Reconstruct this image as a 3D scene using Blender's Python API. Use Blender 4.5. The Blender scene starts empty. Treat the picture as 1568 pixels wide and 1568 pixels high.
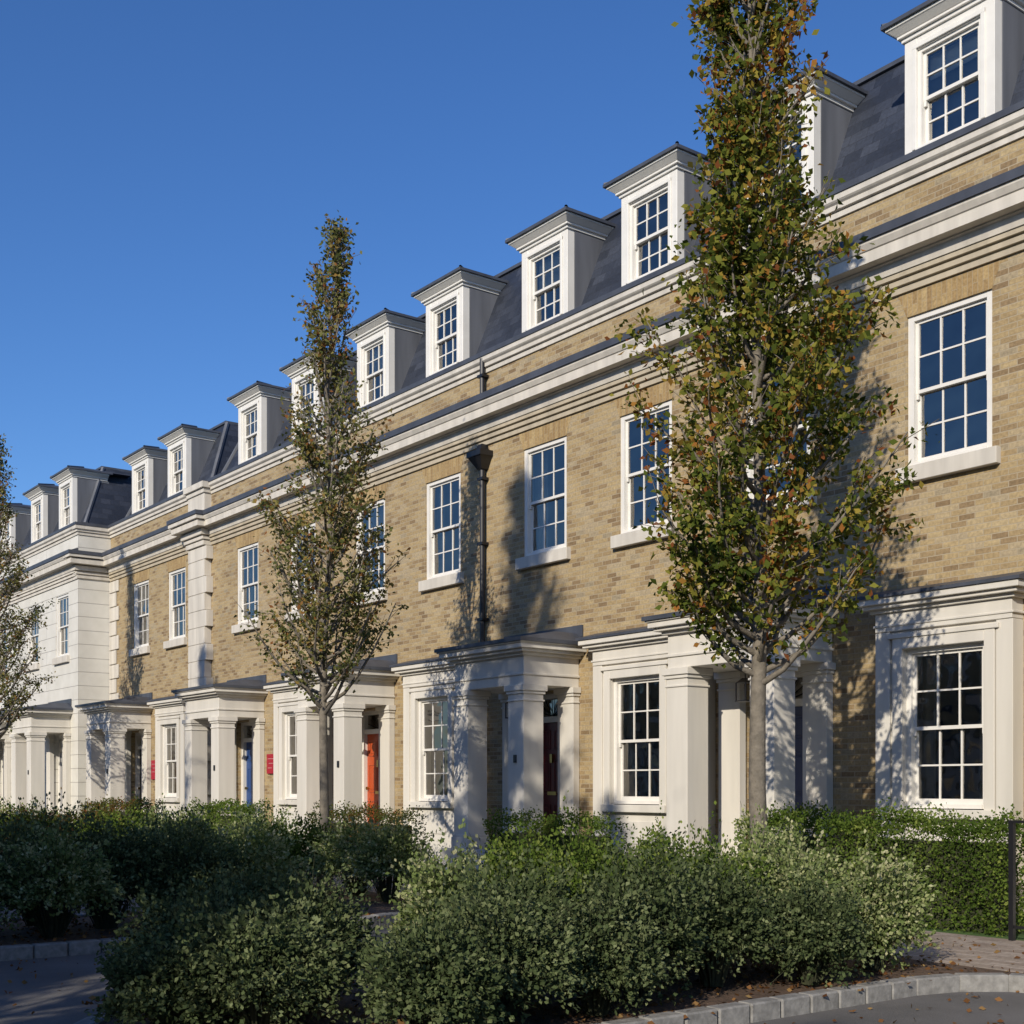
import bpy, math, random, bmesh
import numpy as np
from mathutils import Vector
random.seed(7); rng=np.random.default_rng(7)
sc=bpy.context.scene
COL=sc.collection
# ------------------------------------------------------------------ materials
def newmat(name):
    m=bpy.data.materials.new(name); m.use_nodes=True
    nt=m.node_tree; nt.nodes.clear()
    out=nt.nodes.new('ShaderNodeOutputMaterial')
    b=nt.nodes.new('ShaderNodeBsdfPrincipled')
    nt.links.new(b.outputs[0],out.inputs[0])
    return m,nt,b,out
def N(nt,t,**k):
    n=nt.nodes.new(t)
    for a,v in k.items(): setattr(n,a,v)
    return n
def ramp(nt,stops,interp='LINEAR'):
    r=N(nt,'ShaderNodeValToRGB'); cr=r.color_ramp; cr.interpolation=interp
    while len(cr.elements)>1: cr.elements.remove(cr.elements[-1])
    cr.elements[0].position=stops[0][0]; cr.elements[0].color=(*stops[0][1],1)
    for p,c in stops[1:]:
        e=cr.elements.new(p); e.color=(*c,1)
    return r
def mixc(nt,fac,a,b,mode='MIX'):
    m=N(nt,'ShaderNodeMix',data_type='RGBA',blend_type=mode)
    for i,v in ((0,fac),(6,a),(7,b)):
        if isinstance(v,bpy.types.NodeSocket): nt.links.new(v,m.inputs[i])
        elif isinstance(v,(int,float)): m.inputs[i].default_value=v
        else: m.inputs[i].default_value=(*v,1)
    return m.outputs[2]
def objcoord(nt,expr='xyz'):
    tc=N(nt,'ShaderNodeTexCoord'); 
    if expr=='xyz': return tc.outputs['Object']
    s=N(nt,'ShaderNodeSeparateXYZ'); nt.links.new(tc.outputs['Object'],s.inputs[0])
    c=N(nt,'ShaderNodeCombineXYZ')
    def get(ch):
        if ch=='s':
            a=N(nt,'ShaderNodeMath',operation='ADD'); nt.links.new(s.outputs[0],a.inputs[0]); nt.links.new(s.outputs[1],a.inputs[1]); return a.outputs[0]
        return s.outputs['xyz'.index(ch)]
    nt.links.new(get(expr[0]),c.inputs[0]); nt.links.new(get(expr[1]),c.inputs[1])
    return c.outputs[0]
def noise(nt,vec,scale,detail=2,rough=.55):
    n=N(nt,'ShaderNodeTexNoise'); n.inputs['Scale'].default_value=scale; n.inputs['Detail'].default_value=detail
    n.inputs['Roughness'].default_value=rough
    if vec is not None: nt.links.new(vec,n.inputs['Vector'])
    return n.outputs[0]
def bump(nt,b,h,strength=.3,dist=.01):
    bp=N(nt,'ShaderNodeBump'); bp.inputs['Strength'].default_value=strength; bp.inputs['Distance'].default_value=dist
    nt.links.new(h,bp.inputs['Height']); nt.links.new(bp.outputs[0],b.inputs['Normal'])
def brick_mat(name,expr,w,h,stops,mortar,msize=.011,off=.5,big=((.88,.87,.86),(1.08,1.08,1.07)),bp=True):
    m,nt,b,o=newmat(name)
    v=objcoord(nt,expr)
    br=N(nt,'ShaderNodeTexBrick'); br.offset=off
    br.inputs['Scale'].default_value=1; br.inputs['Brick Width'].default_value=w; br.inputs['Row Height'].default_value=h
    br.inputs['Mortar Size'].default_value=msize*.5; br.inputs['Mortar Smooth'].default_value=.25
    br.inputs['Color1'].default_value=(0,0,0,1); br.inputs['Color2'].default_value=(1,1,1,1); br.inputs['Mortar'].default_value=(.5,.5,.5,1)
    nt.links.new(v,br.inputs['Vector'])
    rp=ramp(nt,stops); nt.links.new(br.outputs['Color'],rp.inputs[0])
    oc=objcoord(nt); n1=noise(nt,oc,.55,3); n2=noise(nt,oc,26,2)
    r1=ramp(nt,[(.3,big[0]),(.7,big[1])]); nt.links.new(n1,r1.inputs[0])
    r2=ramp(nt,[(.3,(.78,.78,.78)),(.7,(1.2,1.2,1.2))]); nt.links.new(n2,r2.inputs[0])
    c=mixc(nt,1,rp.outputs[0],r2.outputs[0],'MULTIPLY')
    c=mixc(nt,br.outputs['Fac'],c,mortar)
    c=mixc(nt,1,c,r1.outputs[0],'MULTIPLY')
    nt.links.new(c,b.inputs['Base Color']); b.inputs['Roughness'].default_value=.9
    if bp:
        inv=N(nt,'ShaderNodeMath',operation='MULTIPLY'); nt.links.new(br.outputs['Fac'],inv.inputs[0]); inv.inputs[1].default_value=-1
        bump(nt,b,inv.outputs[0],.5,.008)
    return m
BR=brick_mat('stock_brick','sz',.225,.075,[(0,(.20,.135,.07)),(.1,(.26,.182,.096)),(.24,(.32,.232,.119)),(.5,(.365,.27,.139)),(.75,(.40,.305,.165)),(.92,(.38,.30,.185)),(1,(.28,.23,.15))],(.37,.305,.21),.014)
ARCH=brick_mat('gauged_brick_arch','zx',.32,.072,[(0,(.30,.20,.09)),(.5,(.38,.265,.12)),(1,(.43,.315,.155))],(.37,.30,.2),.008,bp=False)
sl_=[(0,(.019,.024,.037)),(.5,(.026,.032,.048)),(1,(.04,.047,.066))]
SLATE=brick_mat('slate','xz',.3,.17,sl_,(.010,.012,.019),.007,big=((.7,.7,.7),(1.3,1.3,1.3)))
SLATE2=brick_mat('slate_side','yz',.3,.17,sl_,(.010,.012,.019),.007)
for s in (SLATE,SLATE2): s.node_tree.nodes['Principled BSDF'].inputs['Roughness'].default_value=.55
def plain(name,col,rough=.7,nsc=3,var=.12,bs=.05,metal=0,streak=False):
    m,nt,b,o=newmat(name)
    v=objcoord(nt)
    if streak:
        mp=N(nt,'ShaderNodeMapping'); mp.inputs['Scale'].default_value=(1,1,.12); nt.links.new(v,mp.inputs[0]); vv=mp.outputs[0]
    else: vv=v
    n=noise(nt,vv,nsc,3,.6)
    r=ramp(nt,[(.3,tuple(c*(1-var) for c in col)),(.7,tuple(min(1,c*(1+var*.5)) for c in col))])
    nt.links.new(n,r.inputs[0]); nt.links.new(r.outputs[0],b.inputs['Base Color'])
    b.inputs['Roughness'].default_value=rough; b.inputs['Metallic'].default_value=metal
    if bs: bump(nt,b,noise(nt,v,40,1),bs,.01)
    return m
WHITE=plain('cream_stucco',(.665,.63,.56),.75,2.2,.15,0,streak=True)
PAINT=plain('white_gloss_paint',(.74,.715,.66),.4,4,.05,0)
STONE=plain('portland_stone',(.60,.56,.49),.85,4,.19,0,streak=True)
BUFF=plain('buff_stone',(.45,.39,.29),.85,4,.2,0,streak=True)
LEAD=plain('lead_sheet',(.065,.072,.09),.5,2.5,.3,0,streak=True)
LEADL=plain('lead_cheek',(.13,.137,.155),.55,2.5,.35,0,streak=True)
BLACK=plain('black_metal',(.012,.012,.014),.4,8,.1,0)
INT=plain('interior_plaster',(.50,.46,.40),.9,1,.1,0)
CURT=plain('curtain_fabric',(.70,.66,.58),.9,9,.1,0)
SIGN=plain('red_sign_board',(.36,.014,.03),.5,3,.05,0)
SIGNW=plain('sign_lettering',(.5,.25,.25),.5,3,.02,0)
BRASS=plain('brass',(.55,.4,.15),.3,5,.1,0,1)
def stucco_lined():
    m,nt,b,o=newmat('lined_stucco'); v=objcoord(nt,'sz')
    br=N(nt,'ShaderNodeTexBrick'); br.inputs['Scale'].default_value=1; br.inputs['Brick Width'].default_value=40
    br.inputs['Row Height'].default_value=.42; br.inputs['Mortar Size'].default_value=.008; br.inputs['Mortar Smooth'].default_value=.2
    nt.links.new(v,br.inputs['Vector'])
    n=noise(nt,objcoord(nt),1.5,5); r=ramp(nt,[(.3,(.58,.56,.50)),(.7,(.68,.66,.60))]); nt.links.new(n,r.inputs[0])
    c=mixc(nt,br.outputs['Fac'],r.outputs[0],(.38,.36,.33)); nt.links.new(c,b.inputs['Base Color'])
    b.inputs['Roughness'].default_value=.8
    i=N(nt,'ShaderNodeMath',operation='MULTIPLY'); i.inputs[1].default_value=-1; nt.links.new(br.outputs['Fac'],i.inputs[0]); bump(nt,b,i.outputs[0],.8,.02)
    return m
LINED=stucco_lined()
def glassmat():
    m,nt,b,o=newmat('window_glass'); nt.nodes.remove(b)
    g=N(nt,'ShaderNodeBsdfGlossy'); g.inputs['Roughness'].default_value=.015; g.inputs['Color'].default_value=(1,.97,.92,1)
    t=N(nt,'ShaderNodeBsdfTransparent'); t.inputs[0].default_value=(.86,.88,.85,1)
    lw=N(nt,'ShaderNodeFresnel'); lw.inputs[0].default_value=1.9
    a=N(nt,'ShaderNodeMath',operation='MULTIPLY_ADD'); a.inputs[1].default_value=1.2; a.inputs[2].default_value=.06
    nt.links.new(lw.outputs[0],a.inputs[0])
    n=noise(nt,objcoord(nt),2.6,1); bp=N(nt,'ShaderNodeBump'); bp.inputs['Strength'].default_value=.35; bp.inputs['Distance'].default_value=.03
    nt.links.new(n,bp.inputs['Height']); nt.links.new(bp.outputs[0],g.inputs['Normal'])
    mx=N(nt,'ShaderNodeMixShader'); nt.links.new(a.outputs[0],mx.inputs[0]); nt.links.new(t.outputs[0],mx.inputs[1]); nt.links.new(g.outputs[0],mx.inputs[2])
    nt.links.new(mx.outputs[0],o.inputs[0]); return m
GLASS=glassmat()
def doormat(n,c): return plain(n,c,.3,3,.06,0)
def leafmat(name,stops,trans=.3):
    m,nt,b,o=newmat(name); nt.nodes.remove(b); b=N(nt,'ShaderNodeBsdfDiffuse')
    a=N(nt,'ShaderNodeAttribute'); a.attribute_name='rnd'
    r=ramp(nt,stops); nt.links.new(a.outputs['Fac'],r.inputs[0])
    nt.links.new(r.outputs[0],b.inputs[0])
    t=N(nt,'ShaderNodeBsdfTranslucent'); nt.links.new(r.outputs[0],t.inputs[0])
    mx=N(nt,'ShaderNodeMixShader'); mx.inputs[0].default_value=trans
    nt.links.new(b.outputs[0],mx.inputs[1]); nt.links.new(t.outputs[0],mx.inputs[2]); nt.links.new(mx.outputs[0],o.inputs[0])
    return m
L_TREE=leafmat('tree_leaf',[(0,(.045,.07,.016)),(.38,(.12,.15,.028)),(.58,(.24,.235,.045)),(.76,(.34,.25,.05)),(.92,(.37,.16,.04)),(1,(.22,.08,.03))],.35)
L_TREE2=leafmat('tree_leaf_far',[(0,(.055,.075,.03)),(.40,(.14,.155,.05)),(.66,(.24,.225,.08)),(.88,(.30,.20,.06)),(1,(.26,.11,.04))],.35)
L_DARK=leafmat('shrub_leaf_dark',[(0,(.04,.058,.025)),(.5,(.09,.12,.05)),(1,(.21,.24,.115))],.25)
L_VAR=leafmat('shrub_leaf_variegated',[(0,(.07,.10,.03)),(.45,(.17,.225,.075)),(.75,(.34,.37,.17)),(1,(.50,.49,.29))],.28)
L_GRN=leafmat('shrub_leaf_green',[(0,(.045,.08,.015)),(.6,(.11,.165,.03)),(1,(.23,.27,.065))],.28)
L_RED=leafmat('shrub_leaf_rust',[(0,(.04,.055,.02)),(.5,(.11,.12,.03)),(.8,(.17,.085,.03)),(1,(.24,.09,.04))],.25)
L_FALL=leafmat('fallen_leaf',[(0,(.10,.045,.02)),(.6,(.2,.10,.04)),(1,(.30,.2,.08))],.1)
BARK=plain('bark',(.19,.165,.13),.9,12,.35,.6)
CORE=plain('hedge_branches',(.04,.045,.02),.95,12,.4,0)
# ------------------------------------------------------------------ mesh builder
class MB:
    def __init__(s,name,mat,org=(0,0,0),bevel=0):
        s.n=name;s.m=mat;s.v=[];s.f=[];s.o=org;s.b=bevel
    def quad(s,*p):
        i=len(s.v); s.v+=list(p); s.f.append(tuple(range(i,i+len(p))))
    def box(s,x0,x1,y0,y1,z0,z1): s.frustum(x0,x1,y0,y1,z0,x0,x1,y0,y1,z1)
    def frustum(s,x0,x1,y0,y1,z0,X0,X1,Y0,Y1,z1):
        i=len(s.v)
        s.v+=[(x0,y0,z0),(x1,y0,z0),(x1,y1,z0),(x0,y1,z0),(X0,Y0,z1),(X1,Y0,z1),(X1,Y1,z1),(X0,Y1,z1)]
        for f in ((0,3,2,1),(4,5,6,7),(0,1,5,4),(1,2,6,5),(2,3,7,6),(3,0,4,7)): s.f.append(tuple(i+k for k in f))
    def prof(s,pts,x0,x1,caps=True):
        i=len(s.v);n=len(pts)
        s.v+=[(x0,y,z) for y,z in pts]+[(x1,y,z) for y,z in pts]
        for k in range(n):
            l=(k+1)%n; s.f.append((i+k,i+l,i+n+l,i+n+k))
        if caps: s.f.append(tuple(i+k for k in range(n))[::-1]); s.f.append(tuple(i+n+k for k in range(n)))
    def tube(s,P,R,sides=8):
        i0=len(s.v); P=[Vector(p) for p in P]
        for k,p in enumerate(P):
            d=(P[min(k+1,len(P)-1)]-P[max(k-1,0)]).normalized()
            a=d.cross(Vector((0,1,.1)) if abs(d.y)<.9 else Vector((1,0,0))).normalized(); b=d.cross(a)
            for j in range(sides):
                t=2*math.pi*j/sides; s.v.append(tuple(p+(a*math.cos(t)+b*math.sin(t))*R[k]))
        for k in range(len(P)-1):
            for j in range(sides):
                l=(j+1)%sides; s.f.append((i0+k*sides+j,i0+k*sides+l,i0+(k+1)*sides+l,i0+(k+1)*sides+j))
        s.f.append(tuple(i0+(len(P)-1)*sides+j for j in range(sides)))
    def stack(s,x0,x1,yf,yb,layers):
        for pr,z0,z1 in layers: s.box(x0-pr,x1+pr,yf-pr,yb,z0,z1)
    def wall(s,x0,x1,z0,z1,y,holes,depth=.12):
        xs=sorted({x0,x1}|{h[0] for h in holes}|{h[1] for h in holes}); zs=sorted({z0,z1}|{h[2] for h in holes}|{h[3] for h in holes})
        for a,b in zip(xs,xs[1:]):
            for c,d in zip(zs,zs[1:]):
                mx,mz=(a+b)/2,(c+d)/2
                if any(h[0]<mx<h[1] and h[2]<mz<h[3] for h in holes): continue
                s.quad((a,y,c),(b,y,c),(b,y,d),(a,y,d))
        for h in holes:
            a,b,c,d=h[:4]; e=y+(h[4] if len(h)>4 else depth)
            s.quad((a,y,c),(a,y,d),(a,e,d),(a,e,c)); s.quad((b,y,d),(b,y,c),(b,e,c),(b,e,d))
            s.quad((a,y,c),(a,e,c),(b,e,c),(b,y,c)); s.quad((a,e,d),(a,y,d),(b,y,d),(b,e,d))
    def make(s,parent=None,smooth=False):
        if not s.v: return None
        me=bpy.data.meshes.new(s.n); o=s.o
        me.from_pydata([(v[0]-o[0],v[1]-o[1],v[2]-o[2]) for v in s.v],[],s.f)
        me.materials.append(s.m); me.update()
        if smooth:
            for p in me.polygons: p.use_smooth=True
        ob=bpy.data.objects.new(s.n,me); COL.objects.link(ob)
        if parent: ob.parent=parent
        else: ob.location=o
        if s.b:
            bv=ob.modifiers.new('bev','BEVEL'); bv.width=s.b; bv.segments=1; bv.limit_method='ANGLE'
        return ob
def empty(name,loc):
    e=bpy.data.objects.new(name,None); e.location=loc; e.empty_display_size=.3; COL.objects.link(e); return e
# ------------------------------------------------------------------ windows / parts
def window(F,G,C,cx,z0,z1,w,y,rows=4,cols=3,fr=.07,curtain=None):
    x0,x1=cx-w/2,cx+w/2
    F.box(x0,x0+fr,y,y+.15,z0,z1);F.box(x1-fr,x1,y,y+.15,z0,z1)
    F.box(x0+fr,x1-fr,y+.002,y+.15,z1-fr*.8,z1);F.box(x0+fr,x1-fr,y-.02,y+.15,z0,z0+fr*.7)
    a,b,c,d=x0+fr,x1-fr,z0+fr*.7,z1-fr*.8; mid=(c+d)/2
    for (p,q,yy) in ((mid-.02,d,y+.045),(c,mid+.02,y+.09)):
        st=.042; t=.035
        F.box(a,a+st,yy,yy+t,p,q);F.box(b-st,b,yy,yy+t,p,q)
        F.box(a+st,b-st,yy,yy+t,p,p+(.045 if p>c+.1 else .07));F.box(a+st,b-st,yy,yy+t,q-.04,q)
        ia,ib=a+st,b-st; ic,idd=p+.045,q-.04
        for k in range(1,cols):
            xx=ia+(ib-ia)*k/cols; F.box(xx-.011,xx+.011,yy+.003,yy+t-.003,ic,idd)
        for k in range(1,rows//2):
            zz=ic+(idd-ic)*k/(rows//2); F.box(ia,ib,yy+.005,yy+t-.005,zz-.011,zz+.011)
        hr=rows//2
        for i in range(cols):
            for j in range(hr):
                px0=ia+(ib-ia)*i/cols;px1=ia+(ib-ia)*(i+1)/cols;pz0=ic+(idd-ic)*j/hr;pz1=ic+(idd-ic)*(j+1)/hr
                e=[random.uniform(-.005,.005) for _ in range(3)]
                g=yy+t/2
                G.quad((px0,g+e[0],pz0),(px1,g+e[1],pz0),(px1,g+e[1]+e[2],pz1),(px0,g+e[0]+e[2],pz1))
    for xx in (a,b-.042): F.box(xx+.004,xx+.038,y+.047,y+.078,mid-.09,mid-.02)
    if curtain:
        kind,amt=curtain
        if kind=='blind':
            C.box(a+.01,b-.01,y+.2,y+.21,d-(d-c)*amt,d)
        else:
            for s0,s1 in ((a-.1,a+(b-a)*amt),(b-(b-a)*amt,b+.1)):
                n=18
                for k in range(n):
                    u0=s0+(s1-s0)*k/n;u1=s0+(s1-s0)*(k+1)/n
                    C.quad((u0,y+.25+.03*math.sin(k*1.7),c-.1),(u1,y+.25+.03*math.sin((k+1)*1.7),c-.1),(u1,y+.25+.03*math.sin((k+1)*1.7),d+.1),(u0,y+.25+.03*math.sin(k*1.7),d+.1))
GL=.45
def porch(M,c,yf,dm):
    W,F,G,S,L,BK=M['white'],M['frame'],M['glass'],M['stone'],M['lead'],M['metal']
    S.box(c-1.12,c+1.12,yf-1.4,yf-.003,-.1,GL)
    S.box(c-.75,c+.75,yf-1.7,yf-1.4,-.1,.3);S.box(c-.85,c+.85,yf-2.0,yf-1.7,-.1,.15)
    for sx in (-1,1):
        for (ya,yb) in ((yf-1.2,yf-.78),(yf-.14,yf-.004)):
            xa,xb=(c-1,c-.58) if sx<0 else (c+.58,c+1)
            W.box(xa,xb,ya,yb,GL,3.2)
            for pr,z0,z1 in ((.035,GL+.001,GL+.2),(.02,GL+.2,GL+.25),(.018,2.93,2.96),(.025,3.05,3.1),(.05,3.1,3.198)):
                W.box(xa-pr,xb+pr,ya-pr,min(yb+pr,yf-.006),z0,z1)
    W.box(c-.985,c+.985,yf-1.185,yf-.002,3.2,3.72)
    W.stack(c-1,c+1,yf-1.2,yf-.001,[(.01,3.36,3.40),(.05,3.68,3.73),(.13,3.73,3.78),(.19,3.78,3.86),(.22,3.86,3.89)])
    L.frustum(c-1.25,c+1.25,yf-1.45,yf-.001,3.885,c-1.25,c+1.25,yf-1.45,yf-.001,3.945)
    L.frustum(c-1.22,c+1.22,yf-1.42,yf-.002,3.945,c-.95,c+.95,yf-.5,yf-.002,4.12)
    L.box(c-1.1,c+1.1,yf-.03,yf-.001,4.05,4.25)
    y=yf+.2
    F.box(c-.62,c-.48,y-.06,y+.1,GL,3.15);F.box(c+.48,c+.62,y-.06,y+.1,GL,3.15);F.box(c-.48,c+.48,y-.06,y+.1,3.07,3.15)
    F.box(c-.48,c+.48,y-.05,y+.09,2.66,2.76)
    S.box(c-.5,c+.5,y-.1,y+.15,GL,GL+.04)
    D=MB('door',dm,M['org'],.006)
    D.box(c-.478,c+.478,y+.02,y+.06,GL+.04,2.66)
    hgt=2.66-GL-.04
    for (a,b) in ((-.40,-.05),(.05,.40)):
        for (p,q) in ((.07,.34),(.42,.70),(.78,.94)):
            z0=GL+.04+hgt*p;z1=GL+.04+hgt*q
            D.box(c+a,c+b,y+.006,y+.02,z0,z0+.025);D.box(c+a,c+b,y+.006,y+.02,z1-.025,z1)
            D.box(c+a,c+a+.025,y+.006,y+.02,z0+.025,z1-.025);D.box(c+b-.025,c+b,y+.006,y+.02,z0+.025,z1-.025)
            D.box(c+a+.06,c+b-.06,y+.008,y+.02,z0+.06,z1-.06)
    D.make(M['parent'])
    B=MB('door_furniture',BRASS,M['org'])
    B.box(c-.03,c+.03,y-.02,y+.02,1.95,2.1);B.box(c-.12,c+.12,y-.0,y+.02,1.38,1.44);B.tube([(c-.4,y+.02,1.5),(c-.4,y-.05,1.5)],[.03,.035]);B.make(M['parent'])
    G.quad((c-.48,y+.04,2.76),(c+.48,y+.04,2.76),(c+.48,y+.04,3.07),(c-.48,y+.04,3.07))
    for k in range(1,8):
        t=math.pi*k/8; BK.tube([(c,y+.02,2.76),(c+.47*math.cos(t),y+.02,2.76+.3*math.sin(t))],[.008,.008],4)
    BK.box(c+.75,c+.82,yf-1.22,yf-1.2,1.92,2.05)
    M['inter'].box(c-.6,c+.6,y+.8,y+.85,GL,3.2)
    BK.tube([(c,yf-.65,3.2),(c,yf-.65,3.0)],[.008,.008],5); BK.frustum(c-.1,c+.1,yf-.75,yf-.55,2.96,c-.03,c+.03,yf-.68,yf-.62,3.03)
    for sx in (-.09,.09):
        for sy in (-.09,.09): BK.box(c+sx-.008,c+sx+.008,yf-.65+sy-.008,yf-.65+sy+.008,2.72,2.96)
    BK.box(c-.1,c+.1,yf-.75,yf-.55,2.7,2.72)
def bay(M,c,yf,xl,xr,cur):
    W,F,G,L=M['white'],M['frame'],M['glass'],M['lead']
    y=yf-.2; h=(c-.575,c+.575,1.23,3.26,.34)
    P=M['panel']; P.wall(xl,xr,0,3.5,y,[h])
    P.quad((xl,y,0),(xl,y,3.5),(xl,yf,3.5),(xl,yf,0));P.quad((xr,y,0),(xr,yf,0),(xr,yf,3.5),(xr,y,3.5))
    for (a,b,z0,z1) in ((c-.72,c-.577,1.1,3.40),(c+.577,c+.72,1.1,3.40),(c-.577,c+.577,3.262,3.40)):
        W.box(a,b,y-.05,y-.001,z0,z1)
    W.box(c-.78,c+.78,y-.07,y-.001,3.40,3.46)
    W.box(c-.74,c+.74,y-.10,y+.1,1.12,1.238)
    for (a,b) in ((xl-.02,xl+.2),(xr-.2,xr+.02)): W.box(a,b,y-.035,yf-.003,.01,3.495); W.box(a-.02,b+.02,y-.06,yf-.004,.01,.75)
    W.box(c-.45,c+.45,y-.02,y-.001,.62,.98)
    W.box(xl-.015,xr+.015,y-.045,yf-.002,3.5,3.74)
    W.stack(xl,xr,y-.02,yf-.001,[(.04,3.56,3.59),(.07,3.74,3.79),(.14,3.79,3.84),(.19,3.84,3.93)])
    L.prof([(y-.235,3.92),(y-.235,3.96),(yf-.002,4.07),(yf-.002,3.92)],xl-.22,xr+.22)
    window(F,G,M['curt'],c,1.25,3.26,1.15,y+.05,curtain=cur)
def dormer(M,c,yf,cur):
    F,G,L,W,D=M['frame'],M['glass'],M['leadl'],M['dorm'],M['lead']
    y=yf+.1
    W.box(c-.645,c-.46,y,y+.16,9.6,11.14);W.box(c+.46,c+.645,y,y+.16,9.6,11.14)
    W.box(c-.46,c+.46,y+.002,y+.16,10.98,11.14);W.box(c-.46,c+.46,y-.04,y+.16,9.6,9.70)
    W.box(c-.52,c-.46,y-.02,y,9.7,11.05);W.box(c+.46,c+.52,y-.02,y,9.7,11.05);W.box(c-.52,c+.52,y-.022,y,10.99,11.05)
    for sx in (-1,1):
        a,b=(c-.655,c-.6) if sx<0 else (c+.6,c+.655)
        L.box(a,b,y+.163,yf+1.25,9.6,11.14)
    L.box(c-.6,c+.6,y+.25,y+.28,9.6,11.1)  # dark backing sheet standing in for the dim room behind the glass
    W.stack(c-.645,c+.645,y,yf+1.2,[(.03,11.14,11.19),(.07,11.19,11.225)])
    W.frustum(c-.72,c+.72,y-.075,yf+1.2,11.225,c-.81,c+.81,y-.165,yf+1.2,11.30)
    W.box(c-.82,c+.82,y-.175,yf+1.2,11.30,11.335)
    D.box(c-.86,c+.86,y-.215,yf+1.3,11.335,11.385)
    D.frustum(c-.85,c+.85,y-.205,yf+1.9,11.385,c-.2,c+.2,y+.5,yf+1.9,11.58)
    D.tube([(c-.85,y-.2,11.39),(c-.2,y+.5,11.59)],[.03,.03],6);D.tube([(c+.85,y-.2,11.39),(c+.2,y+.5,11.59)],[.03,.03],6)
    window(F,G,M['curt'],c,9.70,10.98,.92,y+.03,fr=.05)
    if cur: M['curt'].box(c-.4,c+.4,y+.2,y+.21,10.98-1.2*cur,10.93)
CORN=[(.0,8.11),(-.13,8.11),(-.15,8.18),(-.15,8.24),(-.20,8.25),(-.20,8.27),(-.34,8.275),(-.34,8.42),(-.36,8.43),(-.40,8.50),(-.40,8.55),(0,8.64)]
CORB=[(.0,7.86),(-.04,7.86),(-.04,7.93),(-.02,7.935),(-.02,7.95),(-.075,7.955),(-.075,8.02),(-.05,8.025),(-.05,8.04),(-.11,8.045),(-.11,8.108),(0,8.108)]
def house(name,xl,xr,ffw,bays,porches,dorms,yf=0,wallmat=BR,hipL=False,hipR=False):
    org=((xl+xr)/2,yf,0); e=empty(name,org)
    M=dict(org=org,parent=e)
    M['white']=MB('stucco_mouldings',WHITE,org,.006);M['panel']=MB('bay_panels',WHITE,org);M['dorm']=MB('dormer_surrounds',PAINT,org,.005)
    M['frame']=MB('sash_frames',PAINT,org);M['glass']=MB('window_glass',GLASS,org);M['stone']=MB('steps_and_sills',STONE,org,.006)
    M['lead']=MB('lead_flashings',LEAD,org);M['leadl']=MB('dormer_cheeks_and_backing',LEADL,org);M['metal']=MB('metalwork',BLACK,org);M['inter']=MB('interior',INT,org);M['curt']=MB('curtains',CURT,org)
    B=MB('walls',wallmat,org); A=MB('brick_arches',ARCH,org)
    holes=[]
    for i,c in enumerate(ffw): holes.append((c-.605,c+.605,5.59,7.54,.13))
    for b in bays: holes.append((b[0]-.6,b[0]+.6,1.2,3.29,.15))
    for p in porches: holes.append((p[0]-.62,p[0]+.62,GL,3.15,.3))
    B.wall(xl,xr,0,9.25,yf,holes)
    u,v=xl+.004,xr-.004
    B.quad((v,yf,0),(v,yf+8,0),(v,yf+8,9.5),(v,yf+.28,9.5),(v,yf+.28,9.22),(v,yf,9.22)); B.quad((u,yf,0),(u,yf,9.22),(u,yf+.28,9.22),(u,yf+.28,9.5),(u,yf+8,9.5),(u,yf+8,0)); B.quad((xl,yf+8,0),(xl,yf+8,11.6),(xr,yf+8,11.6),(xr,yf+8,0))
    for i,c in enumerate(ffw):
        k=random.random(); cur=('curtain',random.uniform(.18,.34)) if k<.5 else (('blind',random.uniform(.25,.6)) if k<.85 else None)
        window(M['frame'],M['glass'],M['curt'],c,5.6,7.54,1.208,yf+.025,fr=.085,curtain=cur)
        M['stone'].box(c-.72,c+.72,yf-.1,yf+.06,5.40,5.603)
        if wallmat is BR:
            A.quad((c-.605,yf-.004,7.54),(c+.605,yf-.004,7.54),(c+.74,yf-.004,7.86),(c-.74,yf-.004,7.86))
    for b in bays: bay(M,b[0],yf,b[1],b[2],('curtain',.2) if random.random()<.6 else ('blind',.2))
    for p in porches: porch(M,p[0],yf,p[1])
    for c in dorms: dormer(M,c,yf,random.choice([0,.3,.5,.7]))
    C=MB('cornice',STONE,org)
    C.prof([(yf+a,b) for a,b in CORN],xl,xr)
    q=[(.02,9.2),(-.03,9.2),(-.03,9.27),(-.01,9.275),(-.01,9.29),(-.07,9.295),(-.07,9.36),(-.10,9.38),(-.12,9.4),(-.12,9.48),(.3,9.5),(.3,9.2)]
    C.prof([(yf+a,b) for a,b in q],xl,xr); C.make(e)
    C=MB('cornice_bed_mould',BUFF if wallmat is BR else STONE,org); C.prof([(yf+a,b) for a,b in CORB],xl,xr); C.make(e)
    M['lead'].prof([(yf-.43,8.535),(yf-.43,8.65),(yf-.002,8.80),(yf-.002,8.66)],xl,xr)
    M['lead'].prof([(yf-.14,9.478),(yf-.14,9.56),(yf+.3,9.62),(yf+.3,9.5)],xl,xr)
    R=MB('mansard_roof',SLATE,org);R2=MB('mansard_hips',SLATE2,org)
    a=xl+(.25 if hipL else 0);b=xr-(.25 if hipR else 0); at=a+(.8 if hipL else 0);bt=b-(.8 if hipR else 0)
    R.quad((a,yf+.28,9.58),(b,yf+.28,9.58),(bt,yf+1.13,11.6),(at,yf+1.13,11.6))
    if hipL:
        R2.quad((a,yf+.28,9.58),(at,yf+1.13,11.6),(at,yf+8,11.6),(a,yf+8,9.58)); M['leadl'].tube([(a,yf+.28,9.58),(at,yf+1.13,11.6)],[.06,.06],6)
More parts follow.
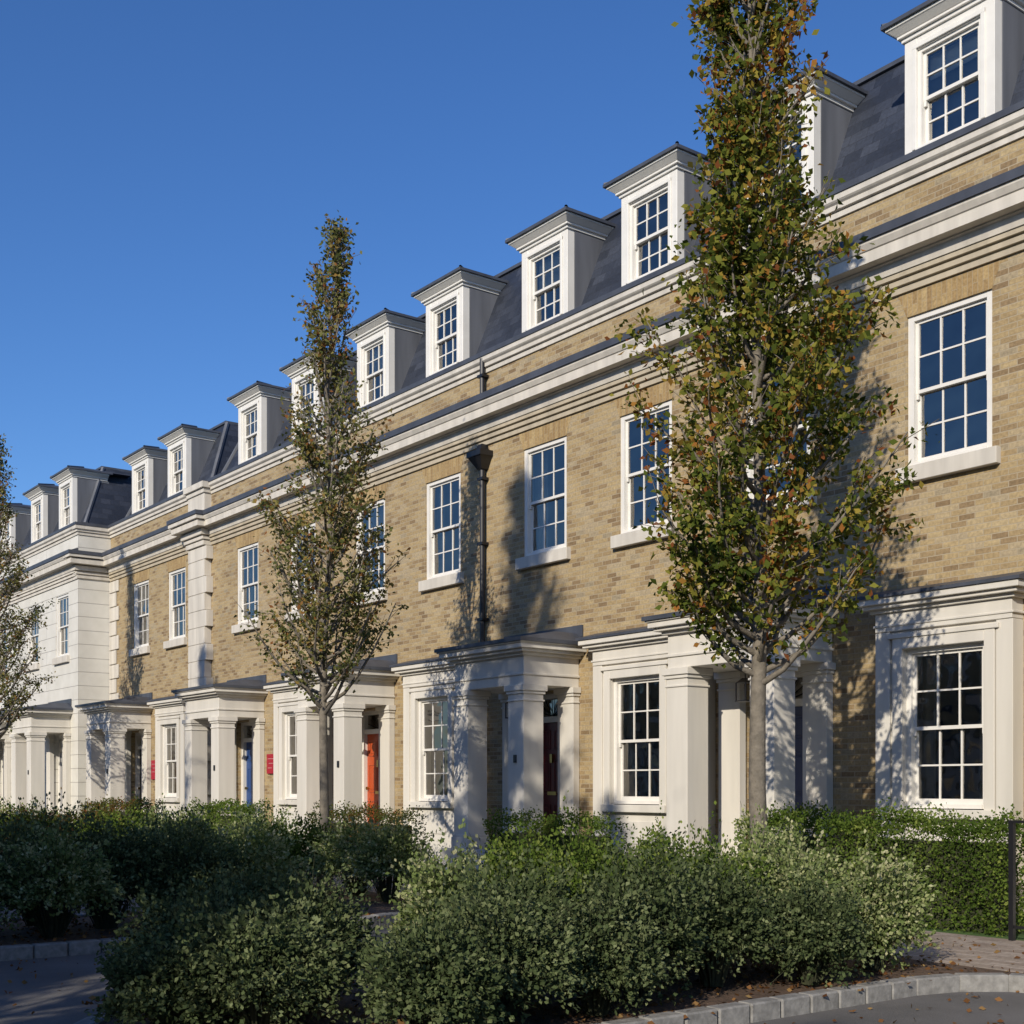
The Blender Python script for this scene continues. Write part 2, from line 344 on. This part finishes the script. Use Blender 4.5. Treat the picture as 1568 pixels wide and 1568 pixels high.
    if hipR:
        R2.quad((b,yf+.28,9.58),(b,yf+8,9.58),(bt,yf+8,11.6),(bt,yf+1.13,11.6)); M['leadl'].tube([(b,yf+.28,9.58),(bt,yf+1.13,11.6)],[.06,.06],6)
    M['lead'].box(at,bt,yf+1.08,yf+8,11.6,11.66)
    R.make(e);R2.make(e)
    I=M['inter']
    for z in (GL-.15,4.45,9.0): I.box(xl+.02,xr-.02,yf+.32,yf+7.9,z,z+.15)
    I.box(xl+.02,xr-.02,yf+3.6,yf+3.7,GL,9); I.box(xl+.02,xl+.12,yf+.32,yf+3.6,GL,9);I.box(xr-.12,xr-.02,yf+.32,yf+3.6,GL,9)
    mx=(ffw[0]+ffw[-1])/2; I.box(mx-.05,mx+.05,yf+.32,yf+3.6,GL,9)
    for bb in bays:
        c=bb[0]
        M['metal'].quad((c-.95,yf+2,1.48),(c+.8,yf+2,3.38),(c+.8,yf+2,3.46),(c-.95,yf+2,1.56))
        M['metal'].quad((c-.95,yf+2,.9),(c+.8,yf+2,2.8),(c+.8,yf+2,2.86),(c-.95,yf+2,.96))
        for k in range(9): M['metal'].box(c-.9+k*.2,c-.88+k*.2,yf+2.005,yf+2.02,.96+k*.217,1.56+k*.217)
    B.make(e);A.make(e)
    for k in ('white','panel','dorm','frame','glass','stone','lead','leadl','inter','curt','metal'): M[k].make(e)
    return e
red=doormat('door_dark_red',(.11,.008,.012));ora=doormat('door_orange',(.46,.075,.02));blu=doormat('door_blue',(.02,.065,.22));nav=doormat('door_navy',(.012,.035,.12));blk=doormat('door_black',(.015,.015,.018));gre=doormat('door_green',(.02,.06,.04))
H='brick_terraced_house'
h0=house(H,-7.9,-2.2,[-6.2,-3.9],[(-3.6,-4.6,-2.6)],[(-6.1,gre)],[-6.2,-3.9])
hz=house(H,-2.2,3.5,[-.5,1.9],[(1.9,.9,2.9)],[(-.5,blk)],[-.5,1.9])
h1=house(H,-13.57,-7.9,[-9.42,-12.2],[(-9.35,-10.32,-8.42)],[(-12.2,nav)],[-9.49,-12.27])
h2=house(H,-19.21,-13.57,[-14.92,-17.48],[(-14.92,-15.9,-13.4)],[(-17.53,red)],[-14.95,-17.62])
h3=house(H,-24.95,-19.21,[-20.65,-23.4],[(-20.7,-21.7,-19.25)],[(-23.4,ora)],[-20.76,-23.47])
h4=house(H,-31.9,-24.95,[-26.4,-29.3],[(-26.4,-27.4,-25.0)],[(-29.35,blu)],[-26.5,-29.4],hipL=True)
h5=house(H,-38.9,-31.9,[-33.75,-36.4],[(-33.75,-34.7,-32.75)],[(-36.6,blk)],[-34.0,-36.75],hipL=True,hipR=True)
w1=house('white_stucco_house',-45.0,-38.9,[-40.4,-43.4],[(-43.5,-44.5,-42.5)],[(-40.6,nav)],[-40.4,-43.3],yf=-1.0,wallmat=LINED,hipR=True)
w2=house('white_stucco_house',-52.0,-45.0,[-46.9,-50],[(-50,-51,-49)],[(-46.9,red)],[-46.9,-50],yf=-1.0,wallmat=LINED,hipL=True)
def add(parent,name,mat,fn,bevel=0):
    m=MB(name,mat,tuple(parent.location),bevel); fn(m); m.make(parent)
def pier(m):
    z=0; k=0
    while z<7.8:
        hh=min(.44,7.84-z); w=.12 if k%2 else 0
        m.box(-32.5,-31.45+w,-.2,-.001,z+.012,z+hh-.012); m.box(-32.48,-31.47,-.185,-.003,z-.012 if z>0 else z,z+.012)
        z+=.44;k+=1
    m.stack(-32.5,-31.45,-.2,-.002,[(.05,7.85,7.97),(.09,7.99,8.08),(.15,8.1,8.25),(.34,8.27,8.42),(.4,8.44,8.54)])
    m.box(-32.5,-31.45,-.2,-.003,7.96,8.5)
    m.stack(-32.5,-31.45,-.2,.25,[(.0,8.76,9.22),(.04,9.22,9.34),(.1,9.34,9.5)])
add(h4,'quoin_pier',STONE,pier,.01)
add(h4,'pier_lead',LEAD,lambda m:(m.frustum(-32.93,-31.02,-.63,-.003,8.545,-32.93,-31.02,-.63,-.003,8.65),m.frustum(-32.9,-31.05,-.6,-.003,8.65,-32.5,-31.45,-.2,-.003,8.76),m.frustum(-32.6,-31.35,-.3,.25,9.5,-32.4,-31.6,-.1,.2,9.6)))
def quo(m):
    z=0;k=0
    while z<7.8:
        hh=min(.44,7.84-z); w=.2 if k%2 else 0
        m.box(-38.89,-38.35+w,-.05,-.001,z+.012,z+hh-.012); z+=.44;k+=1
add(h5,'quoins',STONE,quo,.01)
def wret(m):
    for pr,z0,z1 in [(.05,7.88,7.97),(.09,8.0,8.07),(.15,8.105,8.24),(.34,8.277,8.42),(.40,8.46,8.54)]: m.box(-39.1,-38.9+pr,-1-pr+.003,-.003,z0,z1)
    m.box(-39.1,-38.9+.03,-1.03,-.004,7.9,8.5)
    for pr,z0,z1 in [(.03,9.2,9.28),(.07,9.295,9.37),(.12,9.37,9.475)]: m.box(-39.1,-38.9+pr,-1-pr+.003,1.5,z0,z1)
add(w1,'cornice_return',STONE,wret)
add(w1,'return_lead',LEAD,lambda m:(m.frustum(-39.1,-38.47,-1.427,-.003,8.545,-39.1,-38.47,-1.427,-.003,8.647),m.frustum(-39.1,-38.76,-1.137,1.5,9.48,-39.1,-38.76,-1.137,1.5,9.558)))
def pipe(x,par,zt=True):
    def f(m):
        m.tube([(x,-.09,3.9),(x,-.09,7.5)],[.052,.052],10)
        m.frustum(x-.07,x+.07,-.16,-.01,7.4,x-.2,x+.2,-.28,-.01,7.62); m.box(x-.22,x+.22,-.3,-.01,7.62,7.72)
        m.frustum(x-.1,x+.1,-.2,-.01,7.72,x-.06,x+.06,-.15,-.01,7.86)
        m.tube([(x,-.09,8.68),(x,-.09,9.45)],[.052,.052],10)
        for z in (4.6,6.0,7.2,9.1): m.box(x-.085,x+.085,-.155,-.01,z,z+.05)
    add(par,'downpipe',BLACK,f)
pipe(-19.21,h2); pipe(-7.6,h0); 
def sign(x0,x1,z0,z1):
    s=empty('estate_sign',((x0+x1)/2,-.03,(z0+z1)/2)); o=tuple(s.location)
    m=MB('board',SIGN,o,.004); m.box(x0,x1,-.05,-.01,z0,z1); m.make(s)
    m=MB('lettering',SIGNW,o); w=x1-x0
    for k,(a,b) in enumerate(((.15,.85),(.25,.75),(.15,.6))): m.box(x0+w*a,x0+w*b,-.054,-.05,z1-.12-k*.11,z1-.105-k*.11)
    m.make(s)
sign(-28.15,-27.68,1.85,2.32); sign(-35.5,-35.02,1.75,2.3)
# ------------------------------------------------------------------ opposite terrace (behind the camera)
def dup(src,loc,rot,scale=1):
    e=empty(src.name.split('.')[0],loc); e.rotation_euler=(0,0,rot); e.scale=(scale,)*3
    for c in src.children:
        k=c.copy(); k.modifiers.clear(); COL.objects.link(k); k.parent=e
    return e
# two ranges; the gap between them is added to let sun onto the foreground
for i in range(3): dup(h3 if i%2 else h2,(9.3+5.69*i,-28.0,0),math.pi)
for i in range(9): dup(h3 if i%2 else h2,(-4.0-5.69*i,-28.0,0),math.pi)
# ------------------------------------------------------------------ foliage
def leafobj(name,P,D,L,Wd,rnd,mat,parent=None,fold=.15):
    n=len(P); D=D/np.linalg.norm(D,axis=1,keepdims=True)
    r=rng.normal(size=(n,3)); S=np.cross(D,r); S/=np.linalg.norm(S,axis=1,keepdims=True); Nn=np.cross(D,S)
    L=L[:,None];Wd=Wd[:,None]
    V=np.empty((n,4,3)); V[:,0]=P; V[:,1]=P+D*L*.5+S*Wd+Nn*L*fold; V[:,2]=P+D*L; V[:,3]=P+D*L*.5-S*Wd+Nn*L*fold
    me=bpy.data.meshes.new(name); me.vertices.add(4*n); me.vertices.foreach_set('co',V.reshape(-1).astype(np.float32))
    me.loops.add(4*n); me.loops.foreach_set('vertex_index',np.arange(4*n,dtype=np.int32))
    me.polygons.add(n); me.polygons.foreach_set('loop_start',np.arange(0,4*n,4,dtype=np.int32))
    me.update(calc_edges=True)
    at=me.attributes.new('rnd','FLOAT','POINT'); at.data.foreach_set('value',np.repeat(np.clip(rnd,0,1),4).astype(np.float32))
    me.materials.append(mat)
    ob=bpy.data.objects.new(name,me); COL.objects.link(ob)
    if parent: ob.parent=parent
    return ob
def tree(loc,prof,nb,per,leafL,seed,tr=.09,ntw=8,mat=None,lean=(0,0)):
    global rng
    rng=np.random.default_rng(seed); rd=random.Random(seed)
    e=empty('street_tree',loc); T=MB('trunk_and_limbs',BARK,(0,0,0))
    zt=prof[-1][0]; zs=[p[0] for p in prof]; rs=[p[1] for p in prof]
    R=lambda z: float(np.interp(z,zs,rs))
    pts=[];rr=[]
    for k in range(15):
        z=zt*.97*k/14; pts.append((.04*math.sin(k*1.1+seed)+lean[0]*(z/zt)**2,.04*math.cos(k*.9)+lean[1]*(z/zt)**2,z)); rr.append(max(.012,tr*(1-.93*(k/14)**.9)+(.05 if k==0 else 0)))
    T.tube(pts,rr,10)
    cx=lambda z:(np.interp(z,[p[2] for p in pts],[p[0] for p in pts]),np.interp(z,[p[2] for p in pts],[p[1] for p in pts]))
    LP=[];LD=[];LR=[]
    z0=prof[0][0]-.25
    for i in range(nb):
        u=(i+rd.random())/nb; zb=z0+(zt-z0-.3)*u**1.15
        az=i*2.39996+rd.uniform(-.5,.5); ln=rd.uniform(.7,1.7)*(1-.45*u); ze=min(zb+ln,zt-.05)
        re=R(ze)*rd.uniform(.6,1.1)*(1.22 if rd.random()<.15 else 1); sx,sy=cx(zb)
        bp=[];br=[]
        for k in range(6):
            t=k/5; r_=re*(t**.75); bp.append((sx+r_*math.cos(az+.3*t),sy+r_*math.sin(az+.3*t),zb+(ze-zb)*t**1.25)); br.append(.028*(1-u*.5)*(1-t)+.007)
        T.tube(bp,br,5)
        cl=rd.uniform(-.18,.24)
        dens=rd.choice([.4,.8,1.1,1.5])
        for j in range(ntw):
            t=.25+.75*(j+rd.random())/ntw; k=min(4,int(t*5)); f=t*5-k
            p=np.array(bp[k])*(1-f)+np.array(bp[k+1])*f
            d=np.array([math.cos(az+rd.uniform(-1.7,1.7)),math.sin(az+rd.uniform(-1.7,1.7)),rd.uniform(.1,1.3)]); d/=np.linalg.norm(d)
            tl=rd.uniform(.12,.40)*(.5+.7*min(1,R(p[2])))
            q=p+d*tl; T.tube([tuple(p),tuple(q)],[.006,.003],3)
            n=int(per*dens*rd.uniform(.3,1.6)*(.5+.6*min(1.1,R(p[2]))))
            tt=rng.random(n)[:,None]
            P=p+(q-p)*tt+rng.normal(size=(n,3))*.06
            LP.append(P); dd=rng.normal(size=(n,3))*.8+d*.3+np.array([0,0,-.3]); LD.append(dd)
            LR.append(rng.random(n)*.5+.18+cl+rd.uniform(-.16,.16)+(rng.random(n)<.16)*.4+.05*(t-.5))
    LP=np.concatenate(LP);LD=np.concatenate(LD);LR=np.concatenate(LR); n=len(LP)
    T.make(e,True)
    L=rng.uniform(.6,1.2,n)*leafL
    leafobj('crown_leaves',LP,LD,L,L*.32,LR,mat or L_TREE,e)
    return e
P1=[(2.75,.15),(3.0,.6),(3.4,1.0),(3.9,1.24),(4.5,1.30),(5.1,1.32),(5.7,1.12),(6.3,.93),(7.0,.70),(7.7,.55),(8.6,.47),(9.4,.43),(10.2,.3),(10.9,.08)]
P2=[(2.85,.15),(3.2,.6),(3.8,1.05),(4.4,1.18),(5.1,1.08),(5.8,.95),(6.6,.76),(7.1,.66),(7.6,.42),(8.6,.36),(9.3,.30),(9.8,.16),(10.2,.05)]
t1=tree((-8.56,-4.4,0),P1,130,31,.084,3,.10,lean=(-.08,-.1))
t2=tree((-17.4,-4.4,0),P2,105,18,.08,11,.085,mat=L_TREE2,lean=(.12,.16))
dup(t2,(-34.5,-4.6,0),2.1,1.05)
dup(t1,(-9.6,-15.2,0),1.0,1.4); dup(t2,(-23.0,-15.2,0),3.0,1.3); dup(t2,(6,-15.2,0),2.2,1.1); dup(t2,(-5.4,-18.5,0),4.2,1.1); dup(t1,(-1.9,-22.5,0),5.2,1.15)  # last two are unseen trees added in the gap's sun strip to dapple it
def shrub(name,loc,rx,ry,h,mat,seed,ntw=420,per=18,leaf=.032,rot=0,box=2.3,shift=0):
    global rng
    rng=np.random.default_rng(seed); box=rng.uniform(1.7,2.5)
    d=rng.normal(size=(ntw,3)); d[:,2]=np.abs(d[:,2])*.95-.3; d/=np.linalg.norm(d,axis=1,keepdims=True)
    rad=1/(np.sum(np.abs(d)**box,axis=1)**(1/box))
    ph=rng.random(6)*6.28
    lump=1+.20*np.sin(d[:,0]*5+ph[0])*np.sin(d[:,1]*6+ph[1])+.12*np.sin(d[:,2]*8+ph[2]+d[:,0]*4)+.10*rng.normal(size=ntw)
    sc3=np.array([rx,ry,h*.54]); cen=np.array([0,0,h*.42])
    end=cen+d*rad[:,None]*lump[:,None]*sc3; st=cen+d*rad[:,None]*sc3*rng.uniform(.25,.6,(ntw,1))
    end[:,2]=np.maximum(end[:,2],.05); st[:,2]=np.maximum(st[:,2],.05)
    sprig=(rng.random(ntw)<.16)&(d[:,2]>.15); end[sprig]+=np.array([0,0,1])*rng.uniform(.04,.15,(sprig.sum(),1))+d[sprig]*.05
    tt=rng.random((ntw,per))**.75
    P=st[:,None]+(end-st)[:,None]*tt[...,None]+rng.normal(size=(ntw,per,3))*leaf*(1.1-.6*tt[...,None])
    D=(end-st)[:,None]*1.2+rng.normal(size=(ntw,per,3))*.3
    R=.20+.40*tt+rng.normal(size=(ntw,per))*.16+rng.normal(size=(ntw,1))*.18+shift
    P=P.reshape(-1,3);D=D.reshape(-1,3);R=R.reshape(-1); P[:,2]=np.maximum(P[:,2],.01)
    e=empty(name,loc); e.rotation_euler[2]=rot; n=len(P); L=rng.uniform(.7,1.3,n)*leaf
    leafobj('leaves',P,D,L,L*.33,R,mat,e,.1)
    c=MB('twigs',CORE,(0,0,0)); 
    for i in range(0,ntw,4): c.tube([(0.15*end[i,0],.15*end[i,1],.02),tuple(st[i]),tuple(end[i])],[.008,.004,.0015],3)
    c.make(e)
    return e
def S(x,y,r,h,kind,seed,ntw=460,leaf=.036,shift=0):
    m={'d':L_DARK,'v':L_VAR,'g':L_GRN,'r':L_RED}[kind]
    return shrub('shrub',(x,y,0),r*random.uniform(.94,1.06),r*random.uniform(.94,1.06),h,m,seed,ntw=ntw,leaf=leaf,rot=seed*.7,shift=shift)
fg=[(-8.05,-10.5,.46,.80,'d'),(-7.1,-10.5,.48,.76,'d'),(-7.3,-10.95,.4,.64,'d'),(-7.65,-9.9,.46,.88,'d'),(-8.6,-9.8,.48,.94,'d'),
    (-6.2,-9.85,.36,.70,'d'),(-6.45,-9.2,.5,.84,'d'),(-6.95,-8.7,.44,.95,'d'),(-7.9,-8.6,.36,1.0,'v'),(-6.35,-8.45,.40,.80,'d'),(-6.65,-7.8,.5,1.0,'d'),(-7.6,-7.45,.5,1.12,'g'),(-8.5,-7.45,.48,1.12,'g'),
    (-6.75,-6.95,.46,.98,'d'),(-7.5,-6.35,.5,1.08,'g'),(-6.35,-6.3,.36,.78,'d'),(-7.0,-5.75,.5,1.06,'v'),(-6.55,-5.3,.38,.90,'v'),(-7.7,-5.25,.48,1.12,'v'),(-8.75,-5.7,.42,1.05,'g')]
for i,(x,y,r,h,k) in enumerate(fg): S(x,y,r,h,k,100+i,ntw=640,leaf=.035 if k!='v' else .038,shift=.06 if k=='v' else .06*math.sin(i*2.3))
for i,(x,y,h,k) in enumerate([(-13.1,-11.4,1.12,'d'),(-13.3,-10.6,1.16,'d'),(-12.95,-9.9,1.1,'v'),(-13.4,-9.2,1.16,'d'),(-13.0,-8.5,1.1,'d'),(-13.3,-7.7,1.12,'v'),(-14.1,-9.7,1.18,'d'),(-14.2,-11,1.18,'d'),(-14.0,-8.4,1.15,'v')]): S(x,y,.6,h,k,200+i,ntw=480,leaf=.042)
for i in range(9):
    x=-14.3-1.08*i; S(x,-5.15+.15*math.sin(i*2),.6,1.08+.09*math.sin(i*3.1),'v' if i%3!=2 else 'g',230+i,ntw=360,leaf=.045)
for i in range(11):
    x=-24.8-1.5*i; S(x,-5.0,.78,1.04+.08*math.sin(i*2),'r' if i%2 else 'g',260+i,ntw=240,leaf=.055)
def hedge(x0,x1,y0,y1,h,mat,seed,dens=1300,leaf=.04,shift=0):
    global rng
    rng=np.random.default_rng(seed); w=x1-x0;dp=y1-y0
    e=empty('hedge',((x0+x1)/2,(y0+y1)/2,0))
    P=[];D=[]
    for (n,ax) in ((int(w*h*dens),'f'),(int(w*dp*dens),'t'),(int(dp*h*dens),'r'),(int(dp*h*dens*.6),'l')):
        u=rng.random((n,2)); ins=rng.exponential(.06,n)
        if ax in 'ft': b=.06*np.sin(u[:,0]*w*4+seed)+.05*np.sin(u[:,1]*7+u[:,0]*w*3)
        else: b=.04*np.sin(u[:,1]*7+u[:,0]*3)
        ins=ins-b-.03
        if ax=='f': p=np.stack([(u[:,0]-.5)*w,-dp/2+ins,u[:,1]*h],1); dd=(0,-1,.4)
        elif ax=='t': p=np.stack([(u[:,0]-.5)*w,(u[:,1]-.5)*dp,h-ins+.05*rng.normal(size=n)],1); dd=(0,-.2,1)
        elif ax=='r': p=np.stack([w/2-ins,(u[:,0]-.5)*dp,u[:,1]*h],1); dd=(1,0,.4)
        else: p=np.stack([-w/2+ins,(u[:,0]-.5)*dp,u[:,1]*h],1); dd=(-1,0,.4)
        P.append(p);D.append(np.array(dd)*.5+rng.normal(size=(n,3))*.6)
    P=np.concatenate(P);D=np.concatenate(D);n=len(P);L=rng.uniform(.7,1.3,n)*leaf
    P[:,2]=np.maximum(P[:,2],.01)
    R=.42+rng.normal(size=n)*.24+.25*np.sin(P[:,0]*2.3+P[:,2]*2)*np.sin(P[:,0]*5+1)+shift
    leafobj('leaves',P,D,L,L*.33,R,mat,e,.1)
    c=MB('inner_branches',CORE,(0,0,0)); c.box(-w/2+.15,w/2-.15,-dp/2+.17,dp/2-.17,0,h-.2); c.make(e)
hedge(-10.95,-7.35,-2.2,-1.5,1.12,L_GRN,401,2900,.038)
hedge(-16.3,-13.7,-2.15,-1.5,1.0,L_GRN,402,1500)
hedge(-22.0,-19.0,-2.15,-1.5,1.04,L_RED,403,1300)
hedge(-27.9,-24.9,-2.15,-1.5,1.08,L_GRN,404,900,.05)
hedge(-35.2,-30.8,-2.15,-1.5,1.08,L_RED,405,800,.05)
hedge(-50,-42,-3.0,-2.4,1.08,L_GRN,406,600,.06)
hedge(-4.4,2.5,-2.15,-1.5,1.1,L_GRN,407,500,.05)
# ------------------------------------------------------------------ ground
def sheet(name,x0,x1,y0,y1,z,mat):
    m=MB(name,mat); m.quad((x0,y0,z),(x1,y0,z),(x1,y1,z),(x0,y1,z)); return m.make()
def gmat(name,a,b,sc,bsc=60,bs=.4,rough=.9):
    m,nt,bb,o=newmat(name); v=objcoord(nt); n=noise(nt,v,sc,5,.65); f=noise(nt,v,bsc,2)
    r=ramp(nt,[(.32,a),(.68,b)]); nt.links.new(n,r.inputs[0])
    r2=ramp(nt,[(.3,(.7,.7,.7)),(.7,(1.25,1.25,1.25))]); nt.links.new(f,r2.inputs[0])
    nt.links.new(mixc(nt,1,r.outputs[0],r2.outputs[0],'MULTIPLY'),bb.inputs['Base Color']); bb.inputs['Roughness'].default_value=rough
    bump(nt,bb,f,bs,.02); return m
GRASS=gmat('lawn_grass',(.04,.09,.015),(.09,.17,.03),2,120,.8)
ASPH=gmat('asphalt',(.11,.105,.098),(.18,.17,.16),.8,140,.4)
MULCH=gmat('bark_mulch',(.07,.045,.028),(.16,.10,.065),9,45,1.0)
EARTH=gmat('ground_earth',(.07,.09,.04),(.10,.11,.06),.1,20,.5)
PAVE=brick_mat('block_paving','xy',.21,.105,[(0,(.26,.20,.155)),(.5,(.34,.275,.215)),(1,(.40,.33,.27))],(.17,.14,.11),.008)
KERB=plain('granite_kerb',(.26,.25,.23),.85,14,.35,.3)
sheet('ground',-1500,1500,-1500,1500,-.112,EARTH)
sheet('road',-80,60,-24,-4.0,-.10,ASPH)
f=MB('footpath',PAVE); f.box(-60,40,-4.38,-2.35,-.1,.0); f.make()
f=MB('lawn',GRASS); f.box(-60,40,-2.35,.02,-.1,-.004); f.make()
f=MB('footpath',PAVE); f.box(-60,40,-27.9,-23.5,-.1,.0); f.make()
bed=MB('planting_bed',MULCH)
def bedpoly(p,z=.0):
    i=len(bed.v); bed.v+=[(a,b,z) for a,b in p]; bed.f.append(tuple(range(i,i+len(p))))
k1=[(-6.0,-11.5),(-6.05,-5.5),(-5.95,-5.05),(-5.7,-4.72),(-5.3,-4.55),(-4.9,-4.5)]
kl=[(-6.0,-11.5),(-7.7,-11.5),(-8.2,-11.1),(-9.1,-10.2),(-9.1,-4.45)]
bedpoly(kl[::-1][:-1]+k1+[(-4.9,-4.385),(-9.1,-4.385)])
bedpoly([(-15.0,-12.2),(-12.35,-12.2),(-12.35,-7.4),(-12.9,-6.0),(-12.9,-4.385),(-60,-4.385),(-60,-6.0),(-15.0,-6.0)])
bed.make()
KM=MB('kerb',KERB,(0,0,0),.012)
def kerb(path,step=.32,w=.14):
    for (a,b) in zip(path,path[1:]):
        d=Vector((b[0]-a[0],b[1]-a[1],0)); n=max(1,round(d.length/step)); u=d/n; nrm=Vector((-u.y,u.x,0)).normalized()*w/2
        for k in range(n):
            p=Vector((a[0],a[1],0))+u*k+u*.02; q=p+u*.96; zt=.03+random.uniform(-.004,.004)
            i=len(KM.v); o=[p-nrm,q-nrm,q+nrm,p+nrm]
            KM.v+=[(v.x,v.y,-.12) for v in o]+[(v.x,v.y,zt) for v in o]
            for f in ((0,3,2,1),(4,5,6,7),(0,1,5,4),(1,2,6,5),(2,3,7,6),(3,0,4,7)): KM.f.append(tuple(i+t for t in f))
kerb(k1+[(40,-4.5)]); kerb(kl)
kerb([(-12.35,-12.2),(-12.35,-7.4),(-12.9,-6.0),(-12.9,-4.45)]); kerb([(-60,-6.02),(-15,-6.02),(-15,-12.2),(-12.35,-12.2)]); kerb([(-12.9,-4.45),(-9.1,-4.45)])
KM.make()
rng=np.random.default_rng(5)
n=3600; pts=np.stack([rng.uniform(-9.1,-4.5,n),rng.uniform(-11,-2.6,n),np.full(n,.012)],1)
out=(pts[:,0]>-5.95)&(pts[:,1]<-4.5); pts[out,2]=-.085
keep=~(out&(rng.random(n)<.75))&~((pts[:,1]>-4.3)&(rng.random(n)<.8)); pts=pts[keep]
n2=900; p2=np.stack([rng.uniform(-15,-12.5,n2),rng.uniform(-12,-6.1,n2),np.full(n2,.012)],1)
n3=260; p3=np.stack([rng.uniform(-12.3,-9.2,n3),rng.uniform(-12.5,-4.6,n3),np.full(n3,-.085)],1)
pts=np.concatenate([pts,p2,p3]); n=len(pts); dd=rng.normal(size=(n,3)); dd[:,2]*=.15; L=rng.uniform(.03,.065,n)
leafobj('fallen_leaves',pts,dd,L,L*.35,rng.random(n),L_FALL,None,.08)
def railing(x0,x1,y,h=1.16):
    e=empty('metal_railing',(x0,y,0)); m=MB('posts_and_rails',BLACK,(x0,y,0))
    m.box(x0-.025,x0+.025,y-.025,y+.025,-.05,h); m.box(x1-.025,x1+.025,y-.025,y+.025,-.05,h)
    m.box(x0-.025,x1+.025,y-.03,y+.03,h-.001,h+.025); m.box(x0+.025,x1-.025,y-.012,y+.012,.12,.15)
    k=x0+.5
    while k<x1-.05: m.box(k-.008,k+.008,y-.008,y+.008,.15,h); k+=.5
    m.make(e)
railing(-7.07,-4.9,-2.42); railing(-42.5,-39.5,-3.6,1.2)
# ------------------------------------------------------------------ light, sky, camera
hd=Vector((-.55,1,0)); d=Vector((-.55,1,-hd.length*math.tan(math.radians(25)))).normalized()
sl=bpy.data.lights.new('sun','SUN'); sl.energy=4.4; sl.angle=math.radians(.5); sl.color=(1,.91,.77)
so=bpy.data.objects.new('sun',sl); so.rotation_euler=d.to_track_quat('-Z','Y').to_euler(); COL.objects.link(so)
w=bpy.data.worlds.new('World'); sc.world=w; w.use_nodes=True; nt=w.node_tree
bg=nt.nodes['Background']; sky=nt.nodes.new('ShaderNodeTexSky'); sky.sky_type='NISHITA'; sky.sun_disc=False
sky.sun_elevation=math.radians(25); sky.sun_rotation=math.atan2(.55,-1); sky.ozone_density=6; sky.dust_density=.4; sky.air_density=1.0
hs=nt.nodes.new('ShaderNodeHueSaturation'); hs.inputs['Saturation'].default_value=1.12; hs.inputs['Hue'].default_value=.508
nt.links.new(sky.outputs[0],hs.inputs['Color']); nt.links.new(hs.outputs[0],bg.inputs[0]); bg.inputs[1].default_value=.14
cam=bpy.data.cameras.new('camera'); co=bpy.data.objects.new('camera',cam); COL.objects.link(co); sc.camera=co
co.location=(0,-13.96,1.5); co.rotation_euler=(math.radians(90),0,math.atan2(.797,.604))
cam.sensor_width=36; cam.lens=36*1959/1568; cam.shift_y=423/1568; cam.clip_end=5000
sc.view_settings.view_transform='Standard'; sc.view_settings.look='None'; sc.view_settings.exposure=0
